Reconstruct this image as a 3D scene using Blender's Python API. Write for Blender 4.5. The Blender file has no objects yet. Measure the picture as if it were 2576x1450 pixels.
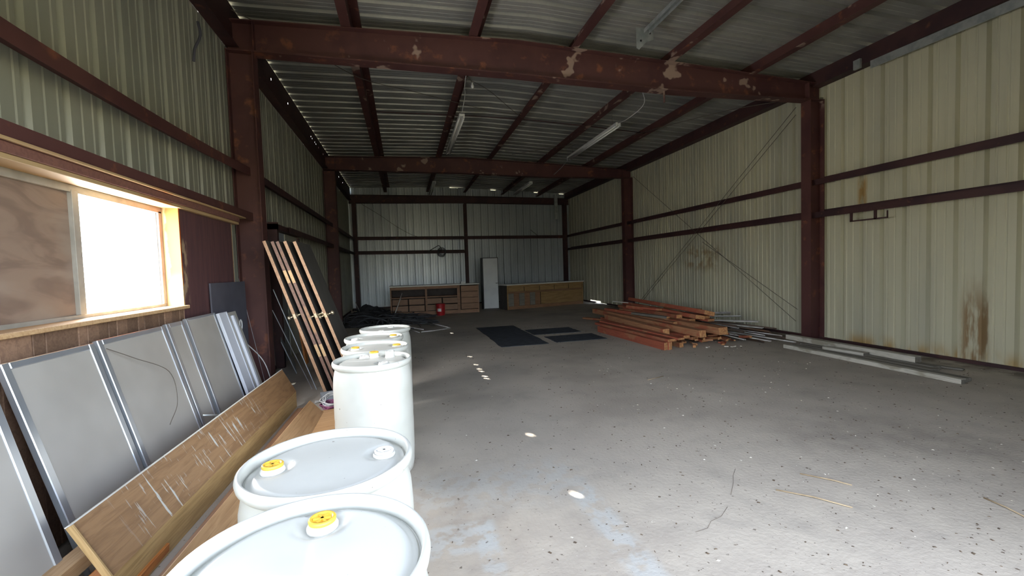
import bpy, bmesh, math, random
from mathutils import Vector, Matrix
random.seed(7)
scene = bpy.context.scene
col = scene.collection

# ------------------------------------------------------------------ camera
F_PX, YAW, PITCH, ROLL, EYE = 1088.0, .2425, .0459, -.0324, 1.5376
fwd = Vector((math.sin(YAW) * math.cos(PITCH), math.cos(YAW) * math.cos(PITCH), -math.sin(PITCH)))
rgt = Vector((math.cos(YAW), -math.sin(YAW), 0))
upv = rgt.cross(fwd)
r2 = rgt * math.cos(ROLL) + upv * math.sin(ROLL)
u2 = -rgt * math.sin(ROLL) + upv * math.cos(ROLL)
cd = bpy.data.cameras.new('camera'); cd.sensor_width = 36; cd.sensor_fit = 'HORIZONTAL'
cd.lens = 36 * F_PX / 2576; cd.clip_start = .02; cd.clip_end = 500
cam = bpy.data.objects.new('camera', cd); col.objects.link(cam)
m3 = Matrix((r2, u2, -fwd)).transposed()
cam.matrix_world = Matrix.Translation((0, 0, EYE)) @ m3.to_4x4()
scene.camera = cam

# ------------------------------------------------------------------ sky, sun, exposure
SUN_DIR = Vector((3.13, -5.63, -4.90)).normalized()      # the way the light travels
world = bpy.data.worlds.new('sky'); scene.world = world; world.use_nodes = True
wn = world.node_tree; wn.nodes.clear()
sky = wn.nodes.new('ShaderNodeTexSky'); sky.sky_type = 'NISHITA'; sky.sun_disc = False
sky.sun_elevation = math.asin(-SUN_DIR.z); sky.sun_rotation = math.atan2(-SUN_DIR.x, -SUN_DIR.y)
sky.air_density = 1.0; sky.dust_density = 2.5; sky.ozone_density = 1.0
bg = wn.nodes.new('ShaderNodeBackground'); bg.inputs['Strength'].default_value = .30
wo = wn.nodes.new('ShaderNodeOutputWorld')
hz = wn.nodes.new('ShaderNodeHueSaturation'); hz.inputs['Saturation'].default_value = .45
wn.links.new(sky.outputs[0], hz.inputs['Color']); wn.links.new(hz.outputs[0], bg.inputs[0]); wn.links.new(bg.outputs[0], wo.inputs[0])
sd = bpy.data.lights.new('sun', 'SUN'); sd.energy = 12.0; sd.angle = math.radians(.45); sd.color = (1, .95, .87)
sun = bpy.data.objects.new('sun', sd); col.objects.link(sun)
sun.rotation_euler = SUN_DIR.to_track_quat('-Z', 'Y').to_euler()
scene.view_settings.view_transform = 'Standard'; scene.view_settings.look = 'None'
scene.view_settings.gamma = 1; scene.view_settings.use_curve_mapping = False
scene.view_settings.exposure = 3.2
scene.cycles.max_bounces = 5; scene.cycles.diffuse_bounces = 4; scene.cycles.use_adaptive_sampling = True; scene.cycles.adaptive_threshold = .03; scene.cycles.use_light_tree = False; scene.cycles.glossy_bounces = 2; scene.cycles.caustics_reflective = False; scene.cycles.caustics_refractive = False

# ------------------------------------------------------------------ dimensions (metres)
XL, XR, YF, YB = -2.157, 7.658, .42, 19.364
D1, D2 = 6.557, 13.475            # middle of the two inner frames
ZG1, ZG2 = 2.946, 2.34            # girt heights
PITCHR = .3305                    # rib pitch of the sheeting
def roof_z(x):
    return 5.12 + (x - XL) / (2.0 - XL) * .09 if x < 2 else 5.21 - (x - 2) / (XR - 2) * .25

# ------------------------------------------------------------------ materials
class Mat:
    def __init__(s, name, coord='obj', random_offset=True):
        s.m = bpy.data.materials.new(name); s.m.use_nodes = True
        s.t = s.m.node_tree; s.n = s.t.nodes; s.b = s.n['Principled BSDF']
        if coord == 'obj':
            tc = s.n.new('ShaderNodeTexCoord'); s.co = tc.outputs['Object']
            if random_offset:
                oi = s.n.new('ShaderNodeObjectInfo')
                mu = s.n.new('ShaderNodeMath'); mu.operation = 'MULTIPLY'; mu.inputs[1].default_value = 37
                s.l(oi.outputs['Random'], mu.inputs[0])
                ad = s.n.new('ShaderNodeVectorMath'); ad.operation = 'ADD'
                s.l(s.co, ad.inputs[0]); s.l(mu.outputs[0], ad.inputs[1]); s.co = ad.outputs[0]
        else:
            s.co = s.n.new('ShaderNodeNewGeometry').outputs['Position']
        s.c = None
    def l(s, a, b): s.t.links.new(a, b)
    def noise(s, scale=5, stretch=(1, 1, 1), detail=2, lo=.4, hi=.6, rough=.55, dist=0):
        mp = s.n.new('ShaderNodeMapping'); mp.inputs['Scale'].default_value = stretch; s.l(s.co, mp.inputs[0])
        nz = s.n.new('ShaderNodeTexNoise'); nz.inputs['Scale'].default_value = scale
        nz.inputs['Detail'].default_value = min(detail, 3); nz.inputs['Roughness'].default_value = rough
        nz.inputs['Distortion'].default_value = dist
        s.l(mp.outputs[0], nz.inputs['Vector'])
        if lo is None: return nz.outputs[0]
        return s.ramp(nz.outputs[0], lo, hi)
    def ramp(s, v, lo, hi):
        r = s.n.new('ShaderNodeMapRange'); r.interpolation_type = 'SMOOTHSTEP'
        r.inputs[1].default_value = lo; r.inputs[2].default_value = hi
        s.l(v, r.inputs[0]); return r.outputs[0]
    def math(s, op, a, b):
        x = s.n.new('ShaderNodeMath'); x.operation = op
        for i, v in enumerate((a, b)):
            if isinstance(v, (int, float)): x.inputs[i].default_value = v
            else: s.l(v, x.inputs[i])
        return x.outputs[0]
    def axis(s, i, co=None):
        sp = s.n.new('ShaderNodeSeparateXYZ'); s.l(co or s.co, sp.inputs[0]); return sp.outputs[i]
    def band(s, i, a, b, soft=.05):
        v = s.axis(i)
        return s.math('MULTIPLY', s.ramp(v, a - soft, a + soft), s.math('SUBTRACT', 1.0, s.ramp(v, b - soft, b + soft)))
    def base(s, c): s.c = (*c, 1); return s
    def mix(s, c2, fac, amount=1.0):
        mx = s.n.new('ShaderNodeMix'); mx.data_type = 'RGBA'
        if amount != 1.0: fac = s.math('MULTIPLY', fac, amount)
        s.l(fac, mx.inputs[0])
        if isinstance(s.c, tuple): mx.inputs[6].default_value = s.c
        else: s.l(s.c, mx.inputs[6])
        mx.inputs[7].default_value = (*c2, 1); s.c = mx.outputs[2]; return s
    def hue(s, amt=.25):
        oi = s.n.new('ShaderNodeObjectInfo'); mr = s.n.new('ShaderNodeMapRange')
        mr.inputs[3].default_value = 1 - amt; mr.inputs[4].default_value = 1 + amt
        s.l(oi.outputs['Random'], mr.inputs[0])
        hs = s.n.new('ShaderNodeHueSaturation'); s.l(mr.outputs[0], hs.inputs['Value'])
        if isinstance(s.c, tuple): hs.inputs['Color'].default_value = s.c
        else: s.l(s.c, hs.inputs['Color'])
        s.c = hs.outputs[0]; return s
    def bump(s, h, strength=.3, dist=.01):
        b = s.n.new('ShaderNodeBump'); b.inputs['Strength'].default_value = strength; b.inputs['Distance'].default_value = dist
        s.l(h, b.inputs['Height']); s.l(b.outputs[0], s.b.inputs['Normal']); return s
    def done(s, rough=.6, metal=0, spec=.5, **k):
        if isinstance(s.c, tuple): s.b.inputs['Base Color'].default_value = s.c
        else: s.l(s.c, s.b.inputs['Base Color'])
        s.b.inputs['Roughness'].default_value = rough; s.b.inputs['Metallic'].default_value = metal
        s.b.inputs['Specular IOR Level'].default_value = spec
        for a, v in k.items(): s.b.inputs[a].default_value = v
        return s.m

def simple(name, c, rough=.6, metal=0, c2=None, scale=6, spec=.5, bump=0):
    m = Mat(name).base(c)
    m.mix(c2 or tuple(v * .75 for v in c), m.noise(scale, lo=.35, hi=.7))
    if bump: m.bump(m.noise(scale * 8, lo=None), bump)
    return m.done(rough, metal, spec)

def wood(name, c, c2, scale=3, rough=.65, hue=.15, c3=None, bump=.15):
    m = Mat(name).base(c)
    g = m.noise(scale, (1, 14, 14), 5, .35, .7, dist=1.2)
    m.mix(c2, g)
    m.mix(tuple(v * .6 for v in c2), m.noise(scale * 3, (.6, 22, 22), 3, .58, .75), .6)
    if c3: m.mix(c3, m.noise(scale * .8, (1, 2, 2), 4, .52, .62))
    m.hue(hue)
    return m.done(rough, 0, .3)

MT = {}
# concrete floor
m = Mat('concrete', 'world').base((.445, .395, .335))
m.mix((.335, .295, .252), m.noise(.55, (1, 1, 1), 4, .42, .68))
m.mix((.52, .465, .39), m.noise(1.1, (1, .7, 1), 5, .45, .80), .75)
m.mix((.29, .262, .23), m.noise(2.6, (1, 1, 1), 6, .50, .80), .5)
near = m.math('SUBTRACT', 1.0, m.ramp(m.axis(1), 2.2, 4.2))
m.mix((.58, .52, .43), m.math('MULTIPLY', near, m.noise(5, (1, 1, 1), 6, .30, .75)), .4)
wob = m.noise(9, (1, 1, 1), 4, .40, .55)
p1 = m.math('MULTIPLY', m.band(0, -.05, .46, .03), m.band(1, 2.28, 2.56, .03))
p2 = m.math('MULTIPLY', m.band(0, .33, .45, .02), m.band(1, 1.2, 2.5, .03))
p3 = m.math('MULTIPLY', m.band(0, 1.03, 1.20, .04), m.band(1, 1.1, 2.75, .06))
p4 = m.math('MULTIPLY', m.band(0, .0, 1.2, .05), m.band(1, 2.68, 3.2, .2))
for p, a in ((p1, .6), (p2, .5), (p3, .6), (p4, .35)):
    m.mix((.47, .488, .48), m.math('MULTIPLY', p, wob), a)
m.mix((.11, .09, .07), m.noise(30, (1, 1, 1), 5, .655, .72), .8)
m.mix((.55, .52, .47), m.noise(48, (1, 1, 1), 3, .70, .78), .7)
soil = m.math('MULTIPLY', m.ramp(m.axis(0), 7.0, 7.45), m.noise(2.2, (1, 1, 1), 5, .36, .58))
m.mix((.10, .085, .068), soil, .85)
m.bump(m.noise(35, (1, 1, 1), 6, None), .35, .008)
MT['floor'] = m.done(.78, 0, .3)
# dirt outside
m = Mat('dry_ground', 'world').base((.20, .175, .125)); m.mix((.125, .13, .075), m.noise(.6, (1, 1, 1), 5, .4, .65))
MT['ground'] = m.done(.95, 0, .1)
# sheet metal
def sheet_mat(name, c, c2, metal, rough, rust=None):
    m = Mat(name, 'world').base(c)
    m.mix(c2, m.noise(.9, (1, 1, .25), 5, .38, .68))
    m.mix(tuple(v * .8 for v in c), m.noise(9, (1, 1, .06), 3, .5, .72), .5)
    if rust:
        low = m.math('SUBTRACT', 1.0, m.ramp(m.axis(2), .02, .28))
        sp = m.math('MULTIPLY', m.band(1, 3.2, 6.3, .3), m.noise(3.2, (1, 1, .3), 4, .42, .62))
        m.mix((.36, .22, .06), m.math('MULTIPLY', low, sp), .85)
        st = m.math('MULTIPLY', m.math('MULTIPLY', m.band(1, 4.12, 4.40, .06), m.math('SUBTRACT', 1.0, m.ramp(m.axis(2), .6, 1.35))), m.noise(7, (1, 2, .35), 5, .34, .56))
        m.mix((.22, .13, .055), st, .9)
        s2 = m.math('MULTIPLY', m.math('MULTIPLY', m.band(1, 9.3, 10.6, .3), m.band(2, 1.35, 1.95, .2)), m.noise(4, (1, 1, 1), 4, .42, .6))
        m.mix((.24, .17, .08), s2, .8)
        s3 = m.math('MULTIPLY', m.math('MULTIPLY', m.band(1, 5.72, 5.86, .04), m.band(2, 2.35, 2.9, .12)), m.noise(6, (1, 2, .4), 4, .38, .55))
        m.mix((.36, .2, .04), s3, .8)
    return m.done(rough, metal, .4)
MT['cream'] = sheet_mat('cream_sheet', (.50, .48, .355), (.41, .40, .315), 0, .5, rust=True)
MT['greensheet'] = sheet_mat('grey_green_sheet', (.33, .335, .275), (.25, .26, .22), 0, .45)
MT['bluesheet'] = sheet_mat('blue_grey_sheet', (.50, .545, .57), (.40, .44, .47), .3, .36)
MT['roof'] = sheet_mat('galvanised_roof', (.36, .36, .34), (.25, .25, .24), .3, .45)
# red oxide steel
m = Mat('red_oxide', 'world').base((.092, .037, .034))
m.mix((.068, .026, .026), m.noise(1.6, (1, 1, 1), 5, .4, .65))
m.mix((.23, .085, .045), m.noise(5, (1, 1, 1), 6, .58, .74), .8)
m.mix((.42, .31, .25), m.math('MULTIPLY', m.noise(2.1, (1, 1, 1), 7, .625, .66), m.ramp(m.axis(2), 4.25, 4.45)), .7)
MT['steel'] = m.done(.6, 0, .4)
m = Mat('dark_oxide', 'world').base((.055, .024, .024)); m.mix((.034, .016, .019), m.noise(2, (1, 1, 1), 5, .4, .65))
m.mix((.16, .065, .04), m.noise(6, (1, 1, 1), 5, .62, .75), .6)
MT['girt'] = m.done(.6, 0, .4)
MT['galv'] = simple('galvanised', (.50, .53, .53), .4, .6, (.36, .39, .40), 9)
MT['alum'] = simple('brushed_aluminium', (.66, .70, .76), .28, .75, (.55, .60, .68), 3)
MT['lam'] = simple('grey_laminate', (.40, .385, .36), .33, 0, (.35, .335, .31), 2.5)
MT['whitepanel'] = simple('white_enamel', (.66, .70, .78), .35, 0, (.58, .62, .72), 2)
MT['white'] = simple('white_paint', (.72, .72, .70), .45, 0, (.62, .62, .60), 5)
MT['tube'] = simple('lamp_glass', (.80, .80, .78), .15, 0, (.76, .76, .74), 5)
m = Mat('white_plastic').base((.58, .585, .545)); m.mix((.52, .525, .48), m.noise(3, (1, 1, 1), 3, .4, .7))
m.mix((.14, .11, .08), m.noise(30, (1, 1, 1), 2, .735, .77), .8)
MT['hdpe'] = m.done(.34, 0, .5, **{'Subsurface Weight': 0.0})
MT['yellow'] = simple('yellow_plastic', (.80, .50, .06), .4, 0, (.68, .42, .06), 20)
MT['offwhite'] = simple('white_bung', (.78, .77, .72), .4, 0, (.70, .69, .64), 20)
MT['oak'] = wood('oak_veneer', (.42, .26, .135), (.32, .185, .09), 2.2, .5, .08)
# oak face with runs of pale paint
m = Mat('oak_face', random_offset=False).base((.34, .20, .10))
m.mix((.25, .14, .068), m.noise(2.4, (1, 9, 9), 5, .38, .66, dist=1.6))
m.mix((.21, .115, .055), m.noise(7, (.6, 18, 18), 3, .56, .72), .7)
dr = m.math('MAXIMUM', m.noise(8, (4.5, .5, .5), 4, .60, .64), m.math('MULTIPLY', m.noise(17, (4.5, .3, .3), 3, .64, .68), .8))
m.mix((.62, .66, .66), m.math('MULTIPLY', dr, m.band(0, .35, 2.1, .2)), .85)
m.bump(m.noise(10, (1, 14, 14), 3, None), .12)
MT['oakface'] = m.done(.42, 0, .4)
MT['paleoak'] = wood('pale_edge_wood', (.50, .34, .16), (.38, .25, .11), 2.5, .55, .08)
MT['pine'] = wood('pine_board', (.50, .34, .19), (.40, .25, .13), 3, .65, .15)
MT['orangewood'] = wood('orange_stained_wood', (.55, .22, .06), (.40, .14, .04), 3, .5, .1)
MT['redwood'] = wood('red_painted_lumber', (.34, .095, .052), (.25, .066, .04), 3, .75, .25, (.33, .14, .075))
MT['rawwood'] = wood('raw_lumber', (.37, .185, .095), (.27, .12, .06), 3, .75, .2, (.30, .095, .05))
MT['drawer'] = wood('drawer_wood', (.25, .15, .095), (.19, .11, .07), 3, .6, .1)
MT['endgrain'] = simple('end_grain', (.44, .225, .09), .8, 0, (.27, .11, .045), 30)
MT['greywood'] = wood('weathered_plank', (.20, .185, .16), (.13, .12, .105), 3, .85, .15)
MT['whitewood'] = wood('whitewashed_plank', (.52, .495, .43), (.38, .36, .31), 3, .8, .1, (.27, .25, .20))
MT['counter'] = wood('brown_cabinet_wood', (.27, .15, .085), (.20, .105, .06), 3, .55, .1)
MT['tancounter'] = wood('tan_cabinet_wood', (.36, .23, .10), (.25, .15, .065), 2, .55, .12)
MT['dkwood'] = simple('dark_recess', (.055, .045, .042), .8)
m = Mat('plywood', 'world').base((.27, .195, .15)); m.mix((.20, .14, .11), m.noise(3.2, (1, .5, 1.6), 6, .40, .64, dist=2))
m.mix((.32, .25, .205), m.noise(1.8, (1, 1, 2), 5, .5, .7), .7)
MT['ply'] = m.done(.7, 0, .3)
m = Mat('dark_panel', 'world').base((.115, .055, .058)); m.mix((.085, .042, .048), m.noise(3, (1, 6, .6), 4, .4, .62))
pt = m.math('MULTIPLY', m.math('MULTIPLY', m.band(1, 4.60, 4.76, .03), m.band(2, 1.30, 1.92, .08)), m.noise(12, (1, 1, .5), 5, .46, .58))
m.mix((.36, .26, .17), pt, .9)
MT['darkpanel'] = m.done(.55, 0, .35)
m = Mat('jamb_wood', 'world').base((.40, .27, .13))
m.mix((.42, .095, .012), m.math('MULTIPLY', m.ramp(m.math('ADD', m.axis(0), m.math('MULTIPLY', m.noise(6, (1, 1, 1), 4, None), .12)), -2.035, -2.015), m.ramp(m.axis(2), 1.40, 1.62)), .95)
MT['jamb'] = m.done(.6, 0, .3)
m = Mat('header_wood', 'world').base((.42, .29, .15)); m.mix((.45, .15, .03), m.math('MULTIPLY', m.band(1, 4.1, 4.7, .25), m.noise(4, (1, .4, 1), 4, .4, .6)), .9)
m.mix((.40, .27, .15), m.noise(5, (3, .35, 3), 5, .45, .65), .7)
MT['header'] = m.done(.65, 0, .3)
MT['fascia'] = wood('brown_fascia', (.20, .095, .075), (.15, .07, .06), 2, .65, .1)
MT['wains'] = wood('wall_board', (.22, .135, .09), (.16, .095, .065), 2.5, .6, .3)
MT['frame'] = simple('window_frame_paint', (.36, .345, .31), .5, 0, (.28, .27, .24), 8)
m = Mat('glowing_window_pane').base((.80, .82, .82))  # pane emits its own added glow, standing in for daylight through the window
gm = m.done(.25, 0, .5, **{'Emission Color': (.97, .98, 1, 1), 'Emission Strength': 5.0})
MT['glowpane'] = gm
MT['rubber'] = simple('black_rubber', (.035, .037, .042), .75, 0, (.055, .057, .062), 12)
MT['mat'] = simple('dark_mat', (.055, .062, .075), .9, 0, (.04, .045, .055), 9, .2, .3)
MT['doorface'] = simple('dark_door_face', (.085, .078, .072), .5, 0, (.065, .06, .056), 4)
MT['dooredge'] = wood('door_edge_wood', (.40, .245, .15), (.30, .175, .105), 2, .6, .15)
MT['doordark'] = wood('dark_door_edge', (.19, .115, .085), (.14, .08, .065), 2, .6, .1, (.30, .17, .09))
MT['brass'] = simple('worn_brass', (.62, .54, .38), .3, .85, (.5, .42, .28), 30)
MT['red'] = simple('red_bucket', (.40, .02, .025), .35, 0, (.33, .015, .02), 8)
MT['cabwhite'] = simple('white_cabinet_door', (.62, .64, .66), .45, 0, (.56, .58, .61), 3)
MT['black'] = simple('black_paint', (.02, .02, .022), .5)
MT['wire'] = simple('dark_wire', (.09, .075, .06), .6)
MT['palewire'] = simple('pale_cable', (.60, .61, .62), .5)
MT['bluewire'] = simple('blue_cable', (.10, .18, .42), .5)
MT['purplewire'] = simple('purple_cable', (.25, .07, .16), .5)
MT['debrisd'] = simple('dark_crumbs', (.075, .058, .045), .9, 0, (.13, .095, .065), 20, .1)
MT['debrisl'] = simple('pale_chips', (.62, .59, .52), .8, 0, (.45, .40, .32), 20, .2)
MT['straw'] = simple('dry_stalk', (.40, .31, .20), .85, 0, (.28, .21, .13), 10, .2)
MT['tape'] = simple('masking_tape', (.60, .56, .46), .7)
MT['paper'] = simple('white_paper', (.68, .68, .66), .7)
MT['greybox'] = simple('grey_board', (.27, .30, .34), .7, 0, (.22, .245, .28), 3)
MT['slate'] = simple('slate_sheet', (.085, .085, .11), .6, 0, (.065, .065, .085), 3)
MT['stripmetal'] = simple('metal_trim_strip', (.62, .61, .60), .45, .1, (.36, .33, .31), 4)
MT['darkstrip'] = simple('rusty_dark_strip', (.085, .06, .05), .6, 0, (.14, .08, .05), 6)

# ------------------------------------------------------------------ mesh helpers
def link(o, parent=None):
    col.objects.link(o)
    if parent is not None: o.parent = parent
    return o
def mk(name, verts, faces, mat, parent=None, smooth=False, mats=None, idx=None):
    me = bpy.data.meshes.new(name); me.from_pydata([tuple(v) for v in verts], [], faces); me.update()
    for mm in (mats or [mat]): me.materials.append(MT[mm] if isinstance(mm, str) else mm)
    if idx:
        for p, i in zip(me.polygons, idx): p.material_index = i
    if smooth:
        for p in me.polygons: p.use_smooth = True
    return link(bpy.data.objects.new(name, me), parent)
def tag(o, label=None, cat=None, group=None, kind=None):
    if label: o['label'] = label
    if cat: o['category'] = cat
    if group: o['group'] = group
    if kind: o['kind'] = kind
    return o
def empty(name, loc=(0, 0, 0), rz=0, parent=None):
    o = bpy.data.objects.new(name, None); o.empty_display_size = .1
    o.location = loc; o.rotation_euler = (0, 0, rz); return link(o, parent)
BF = [(0, 3, 2, 1), (4, 5, 6, 7), (0, 1, 5, 4), (1, 2, 6, 5), (2, 3, 7, 6), (3, 0, 4, 7)]
def box(name, a, b, mat, parent=None, bevel=0):
    """axis-aligned box between two corners"""
    a, b = [min(p, q) for p, q in zip(a, b)], [max(p, q) for p, q in zip(a, b)]
    v = [(a[0], a[1], a[2]), (b[0], a[1], a[2]), (b[0], b[1], a[2]), (a[0], b[1], a[2]),
         (a[0], a[1], b[2]), (b[0], a[1], b[2]), (b[0], b[1], b[2]), (a[0], b[1], b[2])]
    o = mk(name, v, BF, mat, parent)
    if bevel: bev(o, bevel)
    return o
def bev(o, w, seg=1):
    bm = bmesh.new(); bm.from_mesh(o.data)
    bmesh.ops.bevel(bm, geom=bm.edges[:], offset=w, segments=seg, affect='EDGES', profile=.6, clamp_overlap=True)
    bm.to_mesh(o.data); bm.free()
def boxes(name, L, mat, parent=None):
    V, Fc = [], []
    for a, b in L:
        k = len(V)
        V += [(a[0], a[1], a[2]), (b[0], a[1], a[2]), (b[0], b[1], a[2]), (a[0], b[1], a[2]),
              (a[0], a[1], b[2]), (b[0], a[1], b[2]), (b[0], b[1], b[2]), (a[0], b[1], b[2])]
        Fc += [tuple(i + k for i in f) for f in BF]
    return mk(name, V, Fc, mat, parent)
def sweep(prof, path):
    """closed 2-D profile carried along path frames (origin, u, v) -> verts, faces"""
    n = len(prof); V, Fc = [], []
    for o, u, v in path: V += [o + u * a + v * b for a, b in prof]
    for i in range(len(path) - 1):
        for j in range(n):
            Fc.append((i * n + j, i * n + (j + 1) % n, (i + 1) * n + (j + 1) % n, (i + 1) * n + j))
    Fc.append(tuple(reversed(range(n)))); Fc.append(tuple(range((len(path) - 1) * n, len(path) * n)))
    return V, Fc
def tube_geo(pts, r, sides=6):
    pts = [Vector(p) for p in pts]; path = []; last = None
    for i, p in enumerate(pts):
        t = (pts[min(i + 1, len(pts) - 1)] - pts[max(i - 1, 0)]).normalized()
        ref = last if last is not None else (Vector((0, 0, 1)) if abs(t.z) < .9 else Vector((1, 0, 0)))
        u = (ref - t * ref.dot(t)).normalized(); v = t.cross(u); last = u
        path.append((p, u, v))
    prof = [(r * math.cos(2 * math.pi * k / sides), r * math.sin(2 * math.pi * k / sides)) for k in range(sides)]
    return sweep(prof, path)
def tube(name, pts, r, mat, parent=None, sides=6):
    V, Fc = tube_geo(pts, r, sides); return mk(name, V, Fc, mat, parent, smooth=True)
def curve_pts(ctrl, n=10):
    """Catmull-Rom through control points"""
    P = [Vector(c) for c in ctrl]; P = [P[0] * 2 - P[1]] + P + [P[-1] * 2 - P[-2]]; out = []
    for i in range(1, len(P) - 2):
        for k in range(n):
            t = k / n; a, b, c, d = P[i - 1], P[i], P[i + 1], P[i + 2]
            out.append(.5 * ((2 * b) + (c - a) * t + (2 * a - 5 * b + 4 * c - d) * t * t + (3 * b - a - 3 * c + d) * t ** 3))
    return out + [P[-2]]
def lathe(name, prof, mat, parent=None, seg=48, loc=(0, 0, 0)):
    V, Fc = [], []; n = len(prof)
    for k in range(seg):
        a = 2 * math.pi * k / seg
        V += [(r * math.cos(a), r * math.sin(a), z) for r, z in prof]
    for k in range(seg):
        q = (k + 1) % seg
        for j in range(n - 1):
            Fc.append((k * n + j, q * n + j, q * n + j + 1, k * n + j + 1))
    o = mk(name, V, Fc, mat, parent, smooth=True); o.location = loc
    bm = bmesh.new(); bm.from_mesh(o.data); bmesh.ops.remove_doubles(bm, verts=bm.verts[:], dist=1e-5)
    bm.to_mesh(o.data); bm.free()
    for p in o.data.polygons: p.use_smooth = True
    return o
def plank(name, p0, p1, w, t, mat, roll=0., endmat=None, parent=None, bevel=.004, taper=0):
    """board from p0 to p1 (centre line); w across, t thick; roll about its length"""
    p0, p1 = Vector(p0), Vector(p1); d = p1 - p0; L = d.length; ex = d.normalized()
    ey = Vector((0, 0, 1)).cross(ex); ey = ey.normalized() if ey.length > 1e-4 else Vector((0, 1, 0)); ez = ex.cross(ey)
    c, s = math.cos(roll), math.sin(roll); ey, ez = ey * c + ez * s, ez * c - ey * s
    h = L / 2
    v = [(-h, -w / 2, -t / 2), (h, -w / 2, -t / 2), (h, w / 2, -t / 2), (-h, w / 2, -t / 2),
         (-h, -w / 2, t / 2), (h + taper, -w / 2, t / 2), (h + taper * .4, w / 2, t / 2), (-h, w / 2, t / 2)]
    o = mk(name, v, BF, mat, parent, mats=[mat, endmat or mat], idx=[0, 0, 0, 1, 0, 1])
    if bevel: bev(o, bevel)
    o.matrix_basis = Matrix.Translation((p0 + p1) / 2) @ Matrix((ex, ey, ez)).transposed().to_4x4()
    return o
def frame_at(o, origin, ex, ey, ez):
    o.matrix_basis = Matrix.Translation(origin) @ Matrix((Vector(ex), Vector(ey), Vector(ez))).transposed().to_4x4()

# ------------------------------------------------------------------ the building: floor and ground
fl = box('floor', (XL - .03, YF, -.15), (XR + .03, YB + .03, 0), 'floor'); tag(fl, kind='structure')
gr = box('ground', (-150, -150, -.40), (150, 150, -.06), 'ground'); tag(gr, kind='structure')
for pts in ([(2.316, 2.657, .001), (2.23, 2.58, .001), (2.154, 2.491, .001), (2.02, 2.36, .001)], [(1.90, 2.25, .001), (1.793, 2.175, .001), (1.70, 2.15, .001), (1.635, 2.098, .001), (1.547, 2.086, .001)]):
    tube('crack', pts, .0009, 'debrisd', fl, 4)

# ribbed sheeting: one profile, sheets three pitches wide
PROF = [(0, 0), (.085, 0), (.093, .005), (.107, .005), (.115, 0), (.195, 0), (.203, .005), (.217, .005), (.225, 0), (.262, 0), (.281, .032), (.309, .032)]
def rib_profile():
    out = []
    for k in range(3): out += [(u + k * PITCHR, d) for u, d in PROF]
    return out + [(3 * PITCHR, 0)]
SW = 3 * PITCHR
_cache = {}
def sheet(name, kind, parent, u0, lo, hi):
    """kind: 'L','R' wall along Y; 'B' wall along X.  ribs stand away from the room"""
    key = (kind, lo, hi)
    pr = rib_profile()
    if key not in _cache:
        V, Fc = [], []
        for u, d in pr:
            for z in (lo, hi):
                V.append({'L': (-d * 1.25, u, z), 'R': (d * 1.9, u, z), 'B': (u, d * 1.6, z)}[kind])
        for i in range(len(pr) - 1): Fc.append((2 * i, 2 * i + 2, 2 * i + 3, 2 * i + 1))
        me = bpy.data.meshes.new(name); me.from_pydata(V, [], Fc); me.materials.append(MT[{'L': 'greensheet', 'R': 'cream', 'B': 'bluesheet'}[kind]])
        _cache[key] = me
    o = bpy.data.objects.new(name, _cache[key]); link(o, parent)
    o.location = {'L': (XL, u0, 0), 'R': (XR, u0, 0), 'B': (u0, YB, 0)}[kind]
    return o
wr = tag(empty('wall_right', (0, 0, 0)), kind='structure')
y = 6.157 + .01 - 5 * SW
box('wall_panel', (XR, YF, .01), (XR + .02, y, 4.95), 'cream', wr)
while y < YB - .05:
    sheet('wall_sheet', 'R', wr, y, .085 if 15.3 < y < 16.4 else .01, 4.955); y += SW
wl = tag(empty('wall_left', (0, 0, 0)), kind='structure')
y = 4.62 - 4 * SW
box('wall_panel', (XL - .02, YF, .01), (XL, y, 4.95), 'greensheet', wl)
while y < YB - .05:
    if 2.5 < y < 4.55:
        sheet('wall_sheet', 'L', wl, y, 2.24, 4.95); sheet('wall_sheet', 'L', wl, y, .01, 1.285)
    else: sheet('wall_sheet', 'L', wl, y, .01, 4.95)
    y += SW
wb = tag(empty('wall_back', (0, 0, 0)), kind='structure')
x = XL
while x < XR:
    sheet('wall_sheet', 'B', wb, x, .012, round(min(roof_z(x), roof_z(x + SW)) - (.002 if int(x * 3) % 4 else .012), 3)); x += SW
# galvanised closure strip above the back wall, with a few slits left open
tb = tag(empty('trim_1', (0, YB + .075, 0)), kind='structure')
xs_ = [XL - .06, 2.1, 2.7, 3.95, 4.2, 6.0, 6.2, 7.25, 7.5, XR + .06]
for i, (xa, xb) in enumerate(zip(xs_, xs_[1:])):
    d_ = -.02 if i % 2 else .06
    mk('closure_strip', [(xa, 0, 4.6), (xb, 0, 4.6), (xb, 0, roof_z(xb) + d_), (xa, 0, roof_z(xa) + d_), (xa, .01, 4.6), (xb, .01, 4.6), (xb, .01, roof_z(xb) + d_), (xa, .01, roof_z(xa) + d_)], [(0, 1, 2, 3), (7, 6, 5, 4), (0, 4, 5, 1), (1, 5, 6, 2), (2, 6, 7, 3), (3, 7, 4, 0)], 'galv', tb)
# front wall with the wide open doorway behind the photographer
wf = tag(empty('wall_front', (0, 0, 0)), kind='structure')
for a, b in (((XL, -1.3), (0, 5.1)), ((3.1, XR), (0, 4.95)), ((-1.3, 3.1), (3.0, 5.1))):
    box('wall_panel', (a[0], YF - .04, b[0]), (a[1], YF, b[1]), 'greensheet', wf)
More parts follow.
